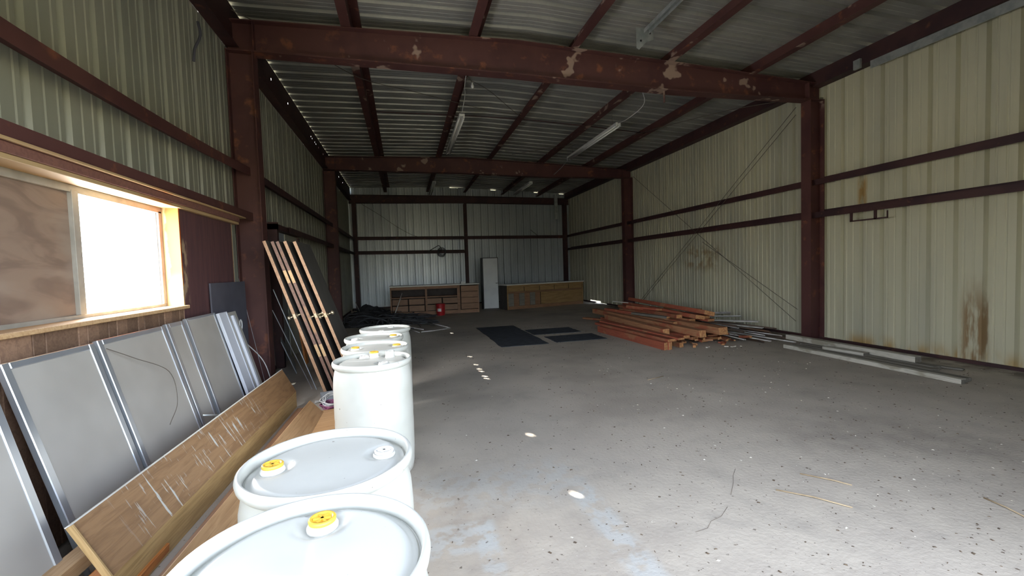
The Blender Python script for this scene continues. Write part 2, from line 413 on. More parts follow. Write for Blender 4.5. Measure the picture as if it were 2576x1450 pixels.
# roof sheets
ce = tag(empty('ceiling', (0, 0, 0)), kind='structure')
def roof_mesh():
    xs = [XL - .006, 2.0, XR + .06]; V, Fc = [], []
    pr = [(u + k * PITCHR, d) for k in range(3) for u, d in ((0, 0), (.06, 0), (.066, .004), (.078, .004), (.084, 0), (.15, 0), (.156, .004), (.168, .004), (.174, 0), (.232, 0), (.250, .048), (.305, .048), (.322, 0))] + [(SW, 0)]
    for u, d in pr:
        for x in xs: V.append((x, u, roof_z(x) + d))
    for i in range(len(pr) - 1):
        for j in range(2): Fc.append((3 * i + j, 3 * i + j + 1, 3 * i + j + 4, 3 * i + j + 3))
    me = bpy.data.meshes.new('roof_sheet'); me.from_pydata(V, [], Fc); me.materials.append(MT['roof']); return me
rm = roof_mesh(); y = YF - .12
while y < YB + .02:
    o = bpy.data.objects.new('roof_sheet', rm); link(o, ce); o.location = (0, y, 0); y += SW

# base channel at the foot of the right wall, with the gap where daylight shows
bb = tag(empty('baseboard_right', (0, 0, 0)), kind='structure')
for a, b in ((YF, 15.45), (16.5, YB)): box('base_channel', (XR - .05, a, 0), (XR - .002, b, .045), 'girt', bb)
tag(box('baseboard_left', (XL + .002, YF, 0), (XL + .04, YB, .045), 'girt'), kind='structure')
bk = tag(box('baseboard_back', (XL, YB - .04, 0), (XR, YB - .002, .05), 'girt'), kind='structure')

# ------------------------------------------------------------------ steel frames
def column(x_wall, sgn, yc, h, label, depth=.34, fw=.20, mat='steel'):
    t = empty('steel_column', (x_wall, yc, 0)); tag(t, label, 'column', 'steel columns of the shed frame')
    s = sgn
    def bx(n, a, b): return boxes(n, [((min(a[0], b[0]), a[1], a[2]), (max(a[0], b[0]), b[1], b[2]))], mat, t)
    bx('outer_flange', (s * .02, -fw / 2, 0), (s * .032, fw / 2, h))
    bx('web', (s * .032, -.005, 0), (s * (depth - .012), .005, h))
    bx('inner_flange', (s * (depth - .012), -fw / 2, 0), (s * depth, fw / 2, h))
    bx('base_plate', (s * .005, -fw / 2 - .02, 0), (s * (depth + .02), fw / 2 + .02, .018))
    return t
column(XL, 1, D1, 4.5, 'steel column at left wall between window and leaning doors')
column(XR, -1, D1, 4.46, 'nearest steel column against the right wall')
column(XL, 1, D2, 4.5, 'farther steel column on the left wall beyond the leaning doors')
column(XR, -1, D2, 4.48, 'steel column on right wall just behind the lumber pile')
def endcol(x, label, w=.16):
    t = empty('steel_column', (x, YB - .02, 0)); tag(t, label, 'column', 'steel columns of the shed frame')
    box('inner_flange', (-w / 2, -.24, 0), (w / 2, -.228, 4.45), 'girt', t); box('web', (-.005, -.228, 0), (.005, -.03, 4.45), 'girt', t)
    box('outer_flange', (-w / 2, -.03, 0), (w / 2, -.02, 4.45), 'girt', t); box('base_plate', (-w / 2 - .02, -.26, 0), (w / 2 + .02, -.01, .015), 'girt', t)
endcol(-1.93, 'dark steel column in the back left corner'); endcol(2.72, 'dark steel column at the middle of the back wall', .13)
endcol(7.40, 'dark steel column in the back right corner')
def beam(yc, top, bot, label, fw=.20, stiff=(), mat='steel'):
    """rafter beam: flanges and web follow polylines over x"""
    t = empty('steel_beam', (0, yc, 0)); tag(t, label, 'beam', 'steel roof beams')
    def z_at(P, x):
        for (x0, z0), (x1, z1) in zip(P, P[1:]):
            if x <= x1: return z0 + (z1 - z0) * (x - x0) / (x1 - x0)
        return P[-1][1]
    xs = sorted({p[0] for p in top} | {p[0] for p in bot})
    def strip(n, f0, f1, w):
        V, Fc = [], []
        for x in xs:
            a, b = f0(x), f1(x); V += [(x, -w / 2, a), (x, w / 2, a), (x, w / 2, b), (x, -w / 2, b)]
        for i in range(len(xs) - 1):
            for j in range(4): Fc.append((4 * i + j, 4 * i + 4 + j, 4 * i + 4 + (j + 1) % 4, 4 * i + (j + 1) % 4))
        Fc += [(0, 1, 2, 3), tuple(4 * (len(xs) - 1) + k for k in (3, 2, 1, 0))]
        return mk(n, V, Fc, mat, t)
    zt = lambda x: z_at(top, x); zb = lambda x: z_at(bot, x)
    strip('top_flange', lambda x: zt(x) - .014, zt, fw)
    strip('bottom_flange', zb, lambda x: zb(x) + .014, fw)
    strip('web', lambda x: zb(x) + .014, lambda x: zt(x) - .014, .012)
    for x in stiff: box('stiffener', (x - .006, -fw / 2 + .005, zb(x) + .014), (x + .006, fw / 2 - .005, zt(x) - .014), mat, t)
    return t
btop = [(XL + .02, 4.90), (1.8, 4.985), (4.6, 4.88), (XR - .04, 4.74)]
bbot = [(XL + .02, 4.50), (1.8, 4.475), (4.6, 4.41), (XR - .04, 4.44)]
beam(D1, btop, bbot, 'nearest red steel roof beam spanning from wall to wall', stiff=(XL + .35, XR - .36))
beam(D2, btop, [(x, z + .03) for x, z in bbot], 'second red steel roof beam spanning above the far bay', stiff=(XL + .35, XR - .36))
beam(YB - .14, [(XL + .02, 4.80), (2.4, 4.79), (XR - .04, 4.71)], [(XL + .02, 4.45), (2.4, 4.48), (XR - .04, 4.42)], 'dark end beam along the top of the back wall', mat='girt')
# purlins (Z section, running the length of the shed)
def zsec(name, y0, y1, x, zt, h, w, mat, flip=1, t=.007):
    P = [(-t / 2, 0), (-t / 2, -h + t), (-w * flip, -h + t), (-w * flip, -h), (t / 2, -h), (t / 2, -t), (w * flip, -t), (w * flip, 0)]
    path = [(Vector((0, yy, 0)), Vector((1, 0, 0)), Vector((0, 0, 1))) for yy in (0, y1 - y0)]
    V, Fc = sweep(P, path); o = mk(name, V, Fc, mat); o.location = (x, y0, zt); return o
for i, (px, nm) in enumerate(zip((-.58, 1.19, 2.80, 4.50, 6.15), ('first', 'second', 'third', 'fourth', 'fifth'))):
    o = zsec('roof_purlin', YF, YB - .05, px, roof_z(px) - .003, .212, .125, 'steel')
    tag(o, f'{nm} roof purlin counted from the left wall, above the beams', 'purlin', 'roof purlins')
# eave struts: the left one is pierced where bolts are missing
HOLES = [8.30, 9.40, 11.55, 11.70, 12.01, 12.17, 12.50, 13.17, 13.90, 16.18, 17.13]
HZ, HW = 4.90, .021
ys = YF; L = [((-2.075, YF, 4.58), (-2.068, YB - .03, HZ - HW)), ((-2.075, YF, HZ + HW), (-2.068, YB - .03, 5.118))]
for hy in HOLES:
    w = .030 if hy > 15 else HW
    L.append(((-2.075, ys, HZ - HW), (-2.068, hy - w, HZ + HW))); ys = hy + w
L.append(((-2.075, ys, HZ - HW), (-2.068, YB - .03, HZ + HW)))
L += [((XL + .004, YF, 4.575), (-2.0, YB - .03, 4.582))]
tag(boxes('eave_strut', L, 'girt'), 'dark eave strut along the top of the left wall with pinholes of daylight', 'eave strut')
tag(boxes('eave_strut', [((XR - .20, YF, 4.70), (XR - .193, YB - .03, 4.958)), ((XR - .193, YF, 4.70), (XR - .004, YB - .03, 4.707)), ((XR - .193, YF, 4.943), (XR - .004, YB - .03, 4.95))], 'girt'),
    'dark eave strut along the top of the right wall', 'eave strut')
# girts
def girt(p0, p1, label, out, sag=0, h=.105, depth=.195, mat='girt', n=1):
    """horizontal Z girt; out = unit vector from the room to the wall"""
    p0, p1 = Vector(p0), Vector(p1); out = Vector(out); t = .007
    P = [(0, -h / 2), (0, h / 2 - t), (depth, h / 2 - t), (depth, h / 2 + .05), (depth - t, h / 2 + .05), (depth - t, h / 2), (-t, h / 2), (-t, -h / 2)]
    path = []
    for i in range(n + 1):
        f = i / n; path.append((p0.lerp(p1, f) - p0 + Vector((0, 0, -sag * 4 * f * (1 - f))), out, Vector((0, 0, 1))))
    V, Fc = sweep(P, path); o = mk('wall_girt', V, Fc, mat); o.location = p0
    return tag(o, label, 'girt', 'horizontal wall girts')
a1, a2 = D1 - .01, D1 + .01; b1, b2 = D2 - .01, D2 + .01; ye = YB - .25
RX, LX = XR - .20, XL + .20
for z, n in ((ZG1, 'upper'), (ZG2, 'lower')):
    girt((RX, YF, z), (RX, a1, z), f'{n} girt on the right wall in the bay nearest the camera', (1, 0, 0))
    girt((RX, a2, z), (RX, b1, z), f'{n} girt on the right wall in the middle bay with the brace cables', (1, 0, 0))
    girt((RX, b2, z), (RX, ye, z), f'{n} girt on the right wall in the farthest bay', (1, 0, 0))
    girt((LX, YF, z), (LX, a1, z), 'sagging upper girt on the left wall above the window' if n == 'upper' else 'lower girt on the left wall resting on the window header', (-1, 0, 0), .095 if n == 'upper' else .015, h=.11, n=12, mat='steel')
    if n == 'upper': girt((LX, a2, z), (LX, b1, z), 'upper girt on the left wall in the middle bay', (-1, 0, 0))
    else: girt((LX, a2 + 1.9, z), (LX, b1, z), 'lower girt on the left wall in the middle bay behind the doors', (-1, 0, 0))
    girt((LX, b2, z), (LX, ye, z), f'{n} girt on the left wall in the farthest bay', (-1, 0, 0))
girt((-1.86, YB - .22, ZG1 + .02), (2.65, YB - .22, ZG1 - .01), 'upper girt on the left half of the back wall', (0, 1, 0))
girt((2.79, YB - .22, ZG1 - .01), (7.33, YB - .22, ZG1 - .03), 'girt on the right half of the back wall above the white cabinet', (0, 1, 0))
girt((-1.86, YB - .22, ZG2 + .02), (2.65, YB - .22, ZG2 - .01), 'lower girt on the left half of the back wall holding a wire coil', (0, 1, 0))

# ------------------------------------------------------------------ left wall: window, boards
WX = XL + .01
w = tag(empty('window_1', (WX, 3.8, 1.3)), kind='structure')
def wbox(n, a, b, mat, bevel=.002):
    return box(n, (a[0] - WX, a[1] - 3.8, a[2] - 1.3), (b[0] - WX, b[1] - 3.8, b[2] - 1.3), mat, w, bevel)
mk('pane', [(0, -.245, .018), (0, .752, .018), (0, .752, .85), (0, -.245, .85)], [(0, 1, 2, 3)], 'glowpane', w)
wbox('top_rail', (WX - .03, 2.64, 2.135), (WX + .03, 4.60, 2.185), 'frame')
wbox('bottom_rail', (WX - .03, 2.64, 1.285), (WX + .025, 4.60, 1.318), 'frame')
wbox('stile', (WX - .03, 3.500, 1.318), (WX + .035, 3.560, 2.15), 'frame'); wbox('stile', (WX - .03, 4.548, 1.318), (WX + .03, 4.60, 2.15), 'frame')
wbox('stile', (WX - .03, 4.528, 1.318), (WX + .012, 4.548, 2.15), 'alum')
wbox('stile', (WX - .03, 2.64, 1.318), (WX + .03, 2.68, 2.15), 'frame')
wbox('infill_board', (WX - .02, 2.68, 1.318), (WX + .008, 3.50, 2.14), 'ply', 0)
wbox('sill', (WX - .02, 2.45, 1.262), (-1.955, 4.64, 1.292), 'pine', .004)
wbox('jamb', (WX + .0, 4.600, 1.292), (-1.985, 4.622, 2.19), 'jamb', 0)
wbox('head_board', (WX - .0, 2.3, 2.185), (-1.965, 6.05, 2.215), 'header', .003)
wbox('fascia_board', (-1.99, 2.3, 2.215), (-1.955, 6.05, 2.285), 'fascia', .003)
wbox('fascia_board', (-2.0, 2.3, 2.275), (-1.93, 6.2, 2.292), 'header', .002)
yb = 2.2; k = 0
while yb < 4.62:
    wd = (.10, .085, .12, .14, .075, .11)[k % 6]; e = min(yb + wd, 4.622)
    box('wall_board', (-2.03, yb + .0025, .02), (-2.0 + .003 * (k % 3), e - .0025, 1.262), 'wains', wl, .002); yb += wd; k += 1
box('plywood_panel', (-2.035, 4.624, .02), (-2.005, 5.90, 2.185), 'darkpanel', wl)
box('stud', (-2.13, 5.90, .02), (-2.01, 5.935, 2.185), 'pine', wl)
# boarded doorway in the left wall of the middle bay
dr = tag(empty('door_1', (XL + .02, 8.6, 0)), kind='structure')
box('door_jamb', (0, -.75, 0), (.14, -.66, 2.42), 'girt', dr); box('door_jamb', (0, .94, 0), (.10, 1.0, 2.28), 'girt', dr)
box('door_header', (0, -.75, 2.30), (.14, 1.0, 2.39), 'girt', dr)
box('door_leaf', (.01, -.66, .02), (.045, .05, 2.29), 'greybox', dr); box('door_leaf', (.02, .05, .02), (.06, .94, 2.29), 'greensheet', dr)
tag(tube('hanging_strap', curve_pts([(-2.09, 5.56, 4.36), (-2.06, 5.53, 4.2), (-2.08, 5.42, 4.0), (-2.09, 5.40, 3.86)], 5), .014, 'slate', None, 5), 'dark bent strap hanging high on the left wall', 'strap')
# flat tarpaulin-dark sheet fixed low on the wall behind the leaning panels
o = box('backing_board', (-.008, 0, 0), (.008, 1.0, 1.48), 'slate'); o.location = (-1.972, 5.17, 0); o.rotation_euler = (0, -.01, 0)
tag(o, 'slate grey sheet standing against the wall beside the left column', 'sheet')

# ------------------------------------------------------------------ white drums
BODY = [(0, .012), (.235, .012), (.262, 0), (.275, .010), (.284, .06), (.289, .15), (.291, .40), (.2893, .425), (.2893, .435), (.291, .46), (.290, .68), (.286, .755), (.277, .80), (.2715, .822), (.2715, .832), (.262, .845)]
RIM = [(.268, .826), (.281, .833), (.2905, .845), (.2935, .860), (.2905, .874), (.284, .880), (.277, .878), (.2725, .868), (.2715, .852), (.268, .826)]
def sstep(a, b, x):
    t = max(0, min(1, (x - a) / (b - a))); return t * t * (3 - 2 * t)
def drum(x, y, rz, label, bungs, crease=None):
    t = empty('plastic_drum', (x, y, 0), rz); tag(t, label, 'drum', 'white plastic drums standing in a row')
    lathe('body', BODY, 'hdpe', t, 64); lathe('rim', RIM, 'hdpe', t, 64)
    V, Fc = [], []; nr, ns = 22, 64
    def hz(px, py):
        r = math.hypot(px, py)
        z = .838 + .020 * (1 - sstep(.236, .252, r)) + .003 * (1 - sstep(0, .2, r))
        for b in bungs:
            d = math.hypot(px - b[0], py - b[1]); z -= .014 * (1 - sstep(.05, .072, d))
        if crease is not None:
            d = px * math.cos(crease) + py * math.sin(crease); z -= .005 * math.exp(-(d / .018) ** 2)
        return z
    for i in range(nr + 1):
        r = .272 * i / nr
        for j in range(ns):
            a = 2 * math.pi * j / ns; px, py = r * math.cos(a), r * math.sin(a); V.append((px, py, hz(px, py)))
    for i in range(nr):
        for j in range(ns): q = (j + 1) % ns; Fc.append((i * ns + j, (i + 1) * ns + j, (i + 1) * ns + q, i * ns + q))
    mk('head', V, Fc, 'hdpe', t, smooth=True)
    for b in bungs:
        bx, by, c, hgt = b
        z0 = hz(bx, by) - .001
        nb = lathe('bung', [(.0, 0), (.041, 0), (.041, .010), (.036, .016), (.036, hgt), (.033, hgt + .003), (.0, hgt + .003)], 'offwhite', t, 28, (bx, by, z0))
        nb.parent = t
        mt = 'yellow' if c == 'y' else 'offwhite'
        cp = lathe('cap', [(.0, hgt - .001), (.035, hgt - .001), (.036, hgt + .009), (.033, hgt + .012), (.027, hgt + .012), (.024, hgt + .006), (0, hgt + .006)], mt, nb, 28)
        for a in (0, math.pi / 3, -math.pi / 3):
            bar = mk('grip_bar', [(-.023, -.003, hgt + .005), (.023, -.003, hgt + .005), (.023, .003, hgt + .005), (-.023, .003, hgt + .005), (-.023, -.003, hgt + .011), (.023, -.003, hgt + .011), (.023, .003, hgt + .011), (-.023, .003, hgt + .011)], BF, mt, nb); bar.rotation_euler = (0, 0, a)
    return t
drum(-.258, 1.076, 0, 'nearest white plastic drum, cut off by the bottom edge, one yellow bung', [(.012, .172, 'y', .020), (-.02, -.185, 'w', .016)], crease=.15)
drum(-.293, 1.655, 0, 'second white drum from the camera with a yellow and a white bung', [(-.188, .010, 'y', .020), (.190, .028, 'w', .014)])
drum(-.267, 3.472, 0, 'tall white drum in front of three more, yellow bung standing up at its rear', [(.000, .190, 'y', .042), (.125, .150, 'w', .045), (.088, -.11, 'w', .010), (-.075, .19, 'w', .012)], crease=1.4)
drum(-.283, 4.060, 0, 'fourth white drum from the camera with two yellow bungs', [(-.172, .012, 'y', .022), (.185, .075, 'y', .014)])
drum(-.330, 4.655, 0, 'fifth white drum from the camera with one yellow bung on the right', [(.188, .08, 'y', .020), (-.19, .015, 'w', .012)])
drum(-.249, 5.335, 0, 'farthest white drum in the row with plain white bungs', [(-.035, -.17, 'w', .016), (.06, .19, 'w', .014)])

# ------------------------------------------------------------------ framed panels leaning under the window
def lean_panel(y0, y1, h, xb, xt, label, face='lam', bar='alum', bw=.046, name='framed_panel', zb=.0, group='panels leaning under the window'):
    dz = math.sqrt(h * h - (xb - xt) ** 2)
    ez = Vector((xt - xb, 0, dz)).normalized(); ex = Vector((0, 1, 0)); ey = ez.cross(ex)
    t = empty(name); frame_at(t, (xb, y0, zb), ex, ey, ez); tag(t, label, 'panel', group)
    W = y1 - y0
    box('face_sheet', (bw * .6, .006, bw * .6), (W - bw * .6, .026, h - bw * .6), face, t)
    for a, b in (((0, 0, 0), (bw, .032, h)), ((W - bw, 0, 0), (W, .032, h))): box('frame_stile', a, b, bar, t, .004)
    for a, b in (((bw, 0, 0), (W - bw, .032, bw)), ((bw, 0, h - bw * .8), (W - bw, .032, h))): box('frame_rail', a, b, bar, t, .004)
    return t
lean_panel(1.42, 2.395, 1.19, -1.525, -1.80, 'grey framed panel at the left picture edge in front of the others')
lean_panel(2.632, 3.285, 1.19, -1.625, -1.928, 'large grey framed panel under the boarded half of the window')
lean_panel(3.318, 4.115, 1.20, -1.625, -1.930, 'grey framed panel with a thin wire hanging across it')
lean_panel(4.150, 4.440, 1.205, -1.635, -1.932, 'narrow grey framed panel between two wider ones')
lean_panel(4.490, 5.110, 1.215, -1.635, -1.934, 'last grey framed panel toward the steel column', bw=.03)
t = lean_panel(5.15, 5.37, 1.205, -1.60, -1.915, 'smooth bluish white metal channel leaning beside the grey panels', 'whitepanel', 'whitepanel', .02, 'metal_channel')
t = empty('metal_door_edge'); ez = Vector((-.315, 0, 1.15)).normalized(); frame_at(t, (-1.60, 5.39, 0), (0, 1, 0), ez.cross(Vector((0, 1, 0))), ez)
tag(t, 'grey metal sheet with a bent white flange at the right end of the panels', 'panel', 'panels leaning under the window')
box('sheet', (0, .01, 0), (.25, .02, 1.19), 'lam', t); box('flange', (.05, -.02, .05), (.11, .01, 1.15), 'whitepanel', t, .008)
tag(tube('thin_wire', curve_pts([(-1.90, 3.35, 1.10), (-1.84, 3.52, 1.0), (-1.76, 3.78, .84), (-1.70, 3.74, .62), (-1.67, 3.55, .50)], 8), .0025, 'wire'), 'thin dark wire drooping over a grey framed panel', 'wire')
tag(tube('threaded_rod', [(-1.69, 4.10, .39), (-1.56, 4.34, .30)], .008, 'galv'), 'short threaded rod poking out between the leaning panels', 'rod')
lp = [(-1.88 + .0 * math.cos(a), 5.655 + .035 * math.cos(a), .975 + .062 * math.sin(a)) for a in [k * math.pi / 10 for k in range(-8, 15)]]
tag(tube('cable_loop', lp, .007, 'palewire'), 'small white cable loop beside the leaning panels', 'cable')
tag(tube('white_cable', curve_pts([(-1.93, 5.66, .85), (-1.86, 5.78, .72), (-1.74, 5.95, .45), (-1.66, 6.02, .02)], 8), .006, 'palewire'), 'white cable hanging down left of the steel column', 'cable')
tag(plank('trim_strip', (-2.05, 6.18, 1.52), (-1.80, 6.20, .02), .014, .006, 'alum'), 'thin bluish strip standing against the left wall by the column', 'strip')
tag(plank('trim_strip', (-2.06, 5.98, 1.56), (-2.05, 6.28, 1.36), .012, .006, 'alum'), 'short pale strip slanting on the wall above the white cable', 'strip')

# ------------------------------------------------------------------ oak counter section, boards and lumber behind it
t = empty('oak_counter_section', (-1.355, 2.30, 0), math.atan2(-.075, 3.15))
tag(t, 'long oak board section with paint runs lying beside the drums', 'board')
LEN = 3.15
ez = Vector((-.135, 0, .262)).normalized()
f = mk('face_board', [(0, -.0, 0), (LEN, 0, 0), (LEN, .02, 0), (0, .02, 0), (0, 0, .30), (LEN, 0, .30), (LEN, .02, .30), (0, .02, .30)], BF, 'oakface', t)
frame_at(f, (.0, 0, .186), (0, 1, 0), ez.cross(Vector((0, 1, 0))), ez)
e = mk('edge_strip', [(0, -.002, .30), (LEN, -.002, .30), (LEN, .022, .30), (0, .022, .30), (0, -.002, .306), (LEN, -.002, .306), (LEN, .022, .306), (0, .022, .306)], BF, 'white', f)
g = plank('front_lip', (-.012, 0, .095), (-.012, LEN, .095), .022, .19, 'paleoak', parent=t, bevel=.003)
h_ = plank('end_strip', (-.0, -.006, .19), (-.135, -.006, .455), .012, .03, 'paleoak', parent=t, bevel=.002)
tg = box('tape', (-.10, LEN - .005, .27), (-.015, LEN + .06, .273), 'tape', t); tg.rotation_euler = (0, 0, 0)
tag(plank('oak_board', (-1.07, 2.05, .085), (-.975, 5.02, .085), .24, .019, 'oak', roll=math.radians(48), bevel=.003), 'lower oak board sloping between the drums and the longer board', 'board')
tag(plank('brown_batten', (-1.235, 2.2, .03), (-1.19, 5.2, .03), .06, .05, 'counter', bevel=.003), 'dark brown slat in the gap between the two oak boards', 'slat')
tag(plank('pine_beam', (-1.60, 1.55, .22), (-1.54, 3.30, .20), .075, .09, 'pine', roll=.2), 'pale pine beam behind the near end of the oak board', 'lumber')
tag(plank('orange_board', (-1.47, 1.55, .13), (-1.45, 2.95, .12), .10, .05, 'orangewood', roll=.3), 'orange stained board below the pale pine beam', 'lumber')
tag(plank('orange_board', (-1.40, 1.45, .05), (-1.38, 2.75, .05), .09, .05, 'orangewood', roll=.1), 'lowest orange stained board at the bottom left corner', 'lumber')
tag(plank('pine_strip', (-1.415, 1.5, .115), (-1.40, 2.8, .11), .04, .03, 'paleoak', roll=.1), 'pale strip lying on the orange boards', 'lumber')

# ------------------------------------------------------------------ doors leaning by the column
def door(xb, xt, y0, label, edge, wdt=.80, h=2.05, patches=False, knob=True):
    dz = math.sqrt(h * h - (xb - xt) ** 2)
    ez = Vector((xt - xb, 0, dz)).normalized(); ex = Vector((0, 1, 0)); ey = ez.cross(ex)
    t = empty('wooden_door'); frame_at(t, (xb, y0, 0), ex, ey, ez); tag(t, label, 'door', 'doors leaning against the steel column')
    box('slab', (.004, -.017, 0), (wdt, .017, h), 'doorface', t)
    box('edge_band', (0, -.0172, 0), (.004, .0172, h), edge, t)
    if patches:
        for z0 in (.55, 1.52): box('bare_patch', (-.002, -.0175, z0), (.001, .0175, z0 + .16), 'pine', t, 0)
    if knob:
        z = 1.09
        box('latch_plate', (-.003, -.012, z - .028), (.0005, .012, z + .028), 'brass', t)
        for s in (-1, 1):
            kn = lathe('knob', [(0, 0), (.028, 0), (.028, .006), (.011, .010), (.010, .040), (.020, .046), (.027, .058), (.024, .072), (.012, .078), (0, .079)], 'brass', t, 20, (.06, s * .017, z)); kn.rotation_euler = (-s * math.pi / 2, 0, 0)
    return t
door(-.985, -1.60, 5.70, 'leftmost leaning door, pale edge and brass knobs', 'dooredge')
door(-.885, -1.52, 5.73, 'second leaning door from the left with dark worn edge', 'doordark', patches=True, knob=False)
door(-.825, -1.465, 5.73, 'middle leaning door with dark edge and two bare patches', 'doordark', patches=True, knob=False)
door(-.735, -1.375, 5.70, 'fourth leaning door from the left with brass knobs', 'dooredge')
door(-.615, -1.27, 5.70, 'rightmost leaning door showing its dark face', 'dooredge', .82)
tag(plank('trim_strip', (-1.69, 6.30, 1.36), (-1.185, 6.10, .02), .016, .008, 'alum'), 'upper pale strip of the two crossing beside the doors', 'strip')
tag(plank('trim_strip', (-1.66, 6.10, 1.10), (-1.25, 6.15, .02), .014, .008, 'alum'), 'lower pale strip of the two crossing beside the doors', 'strip')
o = box('grey_sheet', (0, 0, 0), (.012, .9, .55), 'greybox'); o.location = (-1.70, 7.3, .0); o.rotation_euler = (0, -.35, .25)
tag(o, 'pale blue grey sheet standing on the floor behind the doors', 'sheet')
o = box('brown_plank', (0, 0, 0), (.03, .16, 1.25), 'orangewood'); o.location = (-1.72, 8.0, 0); o.rotation_euler = (0, -.12, 0)
tag(o, 'upright rusty brown plank behind the leaning doors', 'plank')
# cables and ply on the floor behind the drums
o = box('plywood_offcut', (-.25, -.32, 0), (.25, .32, .012), 'oak', None, .002); o.location = (-.83, 4.78, .02); o.rotation_euler = (.02, -.02, .25)
tag(o, 'plywood offcut lying on the floor behind the drums', 'board')
def coil(name, cx, cy, r, turns, mat, label, th=.006, z=.03, tilt=.2):
    pts = []
    for k in range(turns * 14):
        a = k * 2 * math.pi / 14; rr = r * (1 + .12 * math.sin(k * 1.7))
        pts.append((cx + rr * math.cos(a) + .02 * math.sin(k * .37), cy + rr * 1.2 * math.sin(a), z + .006 * (k / 14) + .03 * math.sin(a) * tilt + .01 * math.sin(k)))
    tag(tube(name, pts, th, mat, None, 5), label, 'cable')
coil('cable_coil', -.86, 5.22, .10, 5, 'palewire', 'loose coil of white cable between drums and doors', .006, .10, 1.2)
coil('cable_coil', -.80, 5.32, .15, 4, 'bluewire', 'blue cable bundle on the floor behind the white coil', .006, .04, .5)
coil('cable_coil', -.88, 5.18, .075, 5, 'purplewire', 'purple cable bundle inside the white coil', .007, .05, .5)
o = box('cardboard_scrap', (-.16, -.1, 0), (.16, .1, .12), 'greybox'); o.location = (-.86, 5.50, 0); o.rotation_euler = (0, 0, .3)
tag(o, 'low grey box behind the cables near the doors', 'box')
for i, (px, py, rz) in enumerate(((-1.05, 5.56, .4), (-1.20, 6.75, 1.2))):
    o = mk('paper_scrap', [(-.07, -.03, .002), (.06, -.035, .012), (.075, .03, .004), (-.05, .035, .016)], [(0, 1, 2, 3)], 'paper'); o.location = (px, py, .004); o.rotation_euler = (0, 0, rz)
    tag(o, ('white paper scrap on the floor near the door feet', 'white paper scrap on the floor behind the crossing strips')[i], 'paper scrap')

# ------------------------------------------------------------------ far end: counters, cabinet, bucket
t = empty('wooden_counter', (-.51, 15.42, 0), math.atan2(-.10, 3.05)); tag(t, 'brown wooden counter with open shelf and white top, left of the white cabinet', 'counter')
CW, CH, CD = 3.07, 1.0, .62
box('countertop', (-.03, -.03, CH), (CW + .03, CD + .03, CH + .04), 'white', t, .006)
box('side_panel', (0, 0, 0), (.04, CD, CH), 'counter', t); box('side_panel', (CW - .04, 0, 0), (CW, CD, CH), 'counter', t)
box('back_panel', (.04, CD - .02, .06), (CW - .04, CD, CH), 'dkwood', t)
box('toe_board', (.04, .03, 0), (CW - .04, .05, .12), 'counter', t)
box('top_rail', (.04, 0, CH - .10), (2.33, .03, CH), 'counter', t)
box('shelf', (.04, .01, .60), (2.33, CD - .02, .64), 'counter', t)
box('divider', (1.18, -.005, .10), (1.25, .05, CH - .02), 'counter', t); box('divider', (2.30, -.005, .0), (2.40, .05, CH - .0), 'counter', t)
for c in range(4):
    for r in range(2):
        x0 = .06 + c * .565 + (.03 if c > 1 else 0); z0 = .14 + r * .23
        box('drawer_front', (x0, .015, z0), (x0 + .525, .045, z0 + .20), 'drawer', t, .004)
for k in range(4): box('drawer_front', (2.43, .0, .14 + k * .21), (3.03, .03, .14 + k * .21 + .2), 'counter', t, .004)
t = empty('wooden_counter', (3.62, 15.42, 0), math.atan2(.98, 3.45)); tag(t, 'tan plywood counter with white top, right of the white cabinet', 'counter')
CW, CH, CD = 3.55, .90, .60
box('countertop', (-.03, -.03, CH), (CW + .03, CD + .03, CH + .04), 'white', t, .006)
box('side_panel', (0, 0, 0), (.04, CD, CH), 'dkwood', t); box('side_panel', (CW - .04, 0, 0), (CW, CD, CH), 'tancounter', t)
box('frame_rail', (.04, 0, CH - .06), (CW - .04, .02, CH), 'tancounter', t); box('toe_board', (.04, .02, 0), (CW - .04, .05, .12), 'counter', t)
box('frame_rail', (.04, .006, .60), (CW - .04, .03, .66), 'counter', t); box('frame_stile', (.0, -.004, 0), (.05, .02, CH), 'tancounter', t)
for k in range(5): box('drawer_front', (.07 + k * .69, .004, .665), (.07 + k * .69 + .66, .03, CH - .065), 'tancounter', t, .004)
for k in range(6): box('slat_front', (.06 + k * .235, .008 + .004 * (k % 2), .13), (.06 + k * .235 + .225, .03, .595), 'counter' if k % 2 else 'greywood', t)
box('door_front', (1.49, .004, .13), (CW - .05, .03, .595), 'tancounter', t)
box('back_panel', (.04, CD - .02, .06), (CW - .04, CD, CH), 'dkwood', t)
t = empty('tall_cabinet', (2.90, 16.18, 0), -.02); tag(t, 'tall narrow white cabinet with dark sides between the two counters', 'cabinet')
box('body', (-.02, .02, 0), (.585, .52, 1.965), 'black', t); box('door', (.0, 0, .03), (.56, .02, 1.94), 'cabwhite', t, .004)
box('handle', (.47, -.025, .97), (.50, 0, 1.0), 'black', t, .004); box('handle', (.52, -.025, .97), (.545, 0, 1.0), 'black', t, .004)
t = empty('red_bucket', (1.155, 14.98, 0)); tag(t, 'red plastic bucket with a pale label in front of the left counter', 'bucket')
lathe('body', [(0, .005), (.135, .0), (.14, .01), (.158, .36), (.158, .365), (.168, .368), (.168, .395), (.160, .40), (.152, .398), (.150, .36), (.13, .03), (0, .03)], 'red', t, 36)
lathe('lid', [(0, .385), (.148, .385), (.163, .392), (.163, .402), (.15, .405), (0, .40)], 'red', t, 36)
V = []; n = 6
for k in range(n + 1):
    a = math.radians(-140 + k * 9)
    for z in (.14, .24): V.append(((.1485 + (z - .14) * .05) * math.cos(a), (.1485 + (z - .14) * .05) * math.sin(a), z))
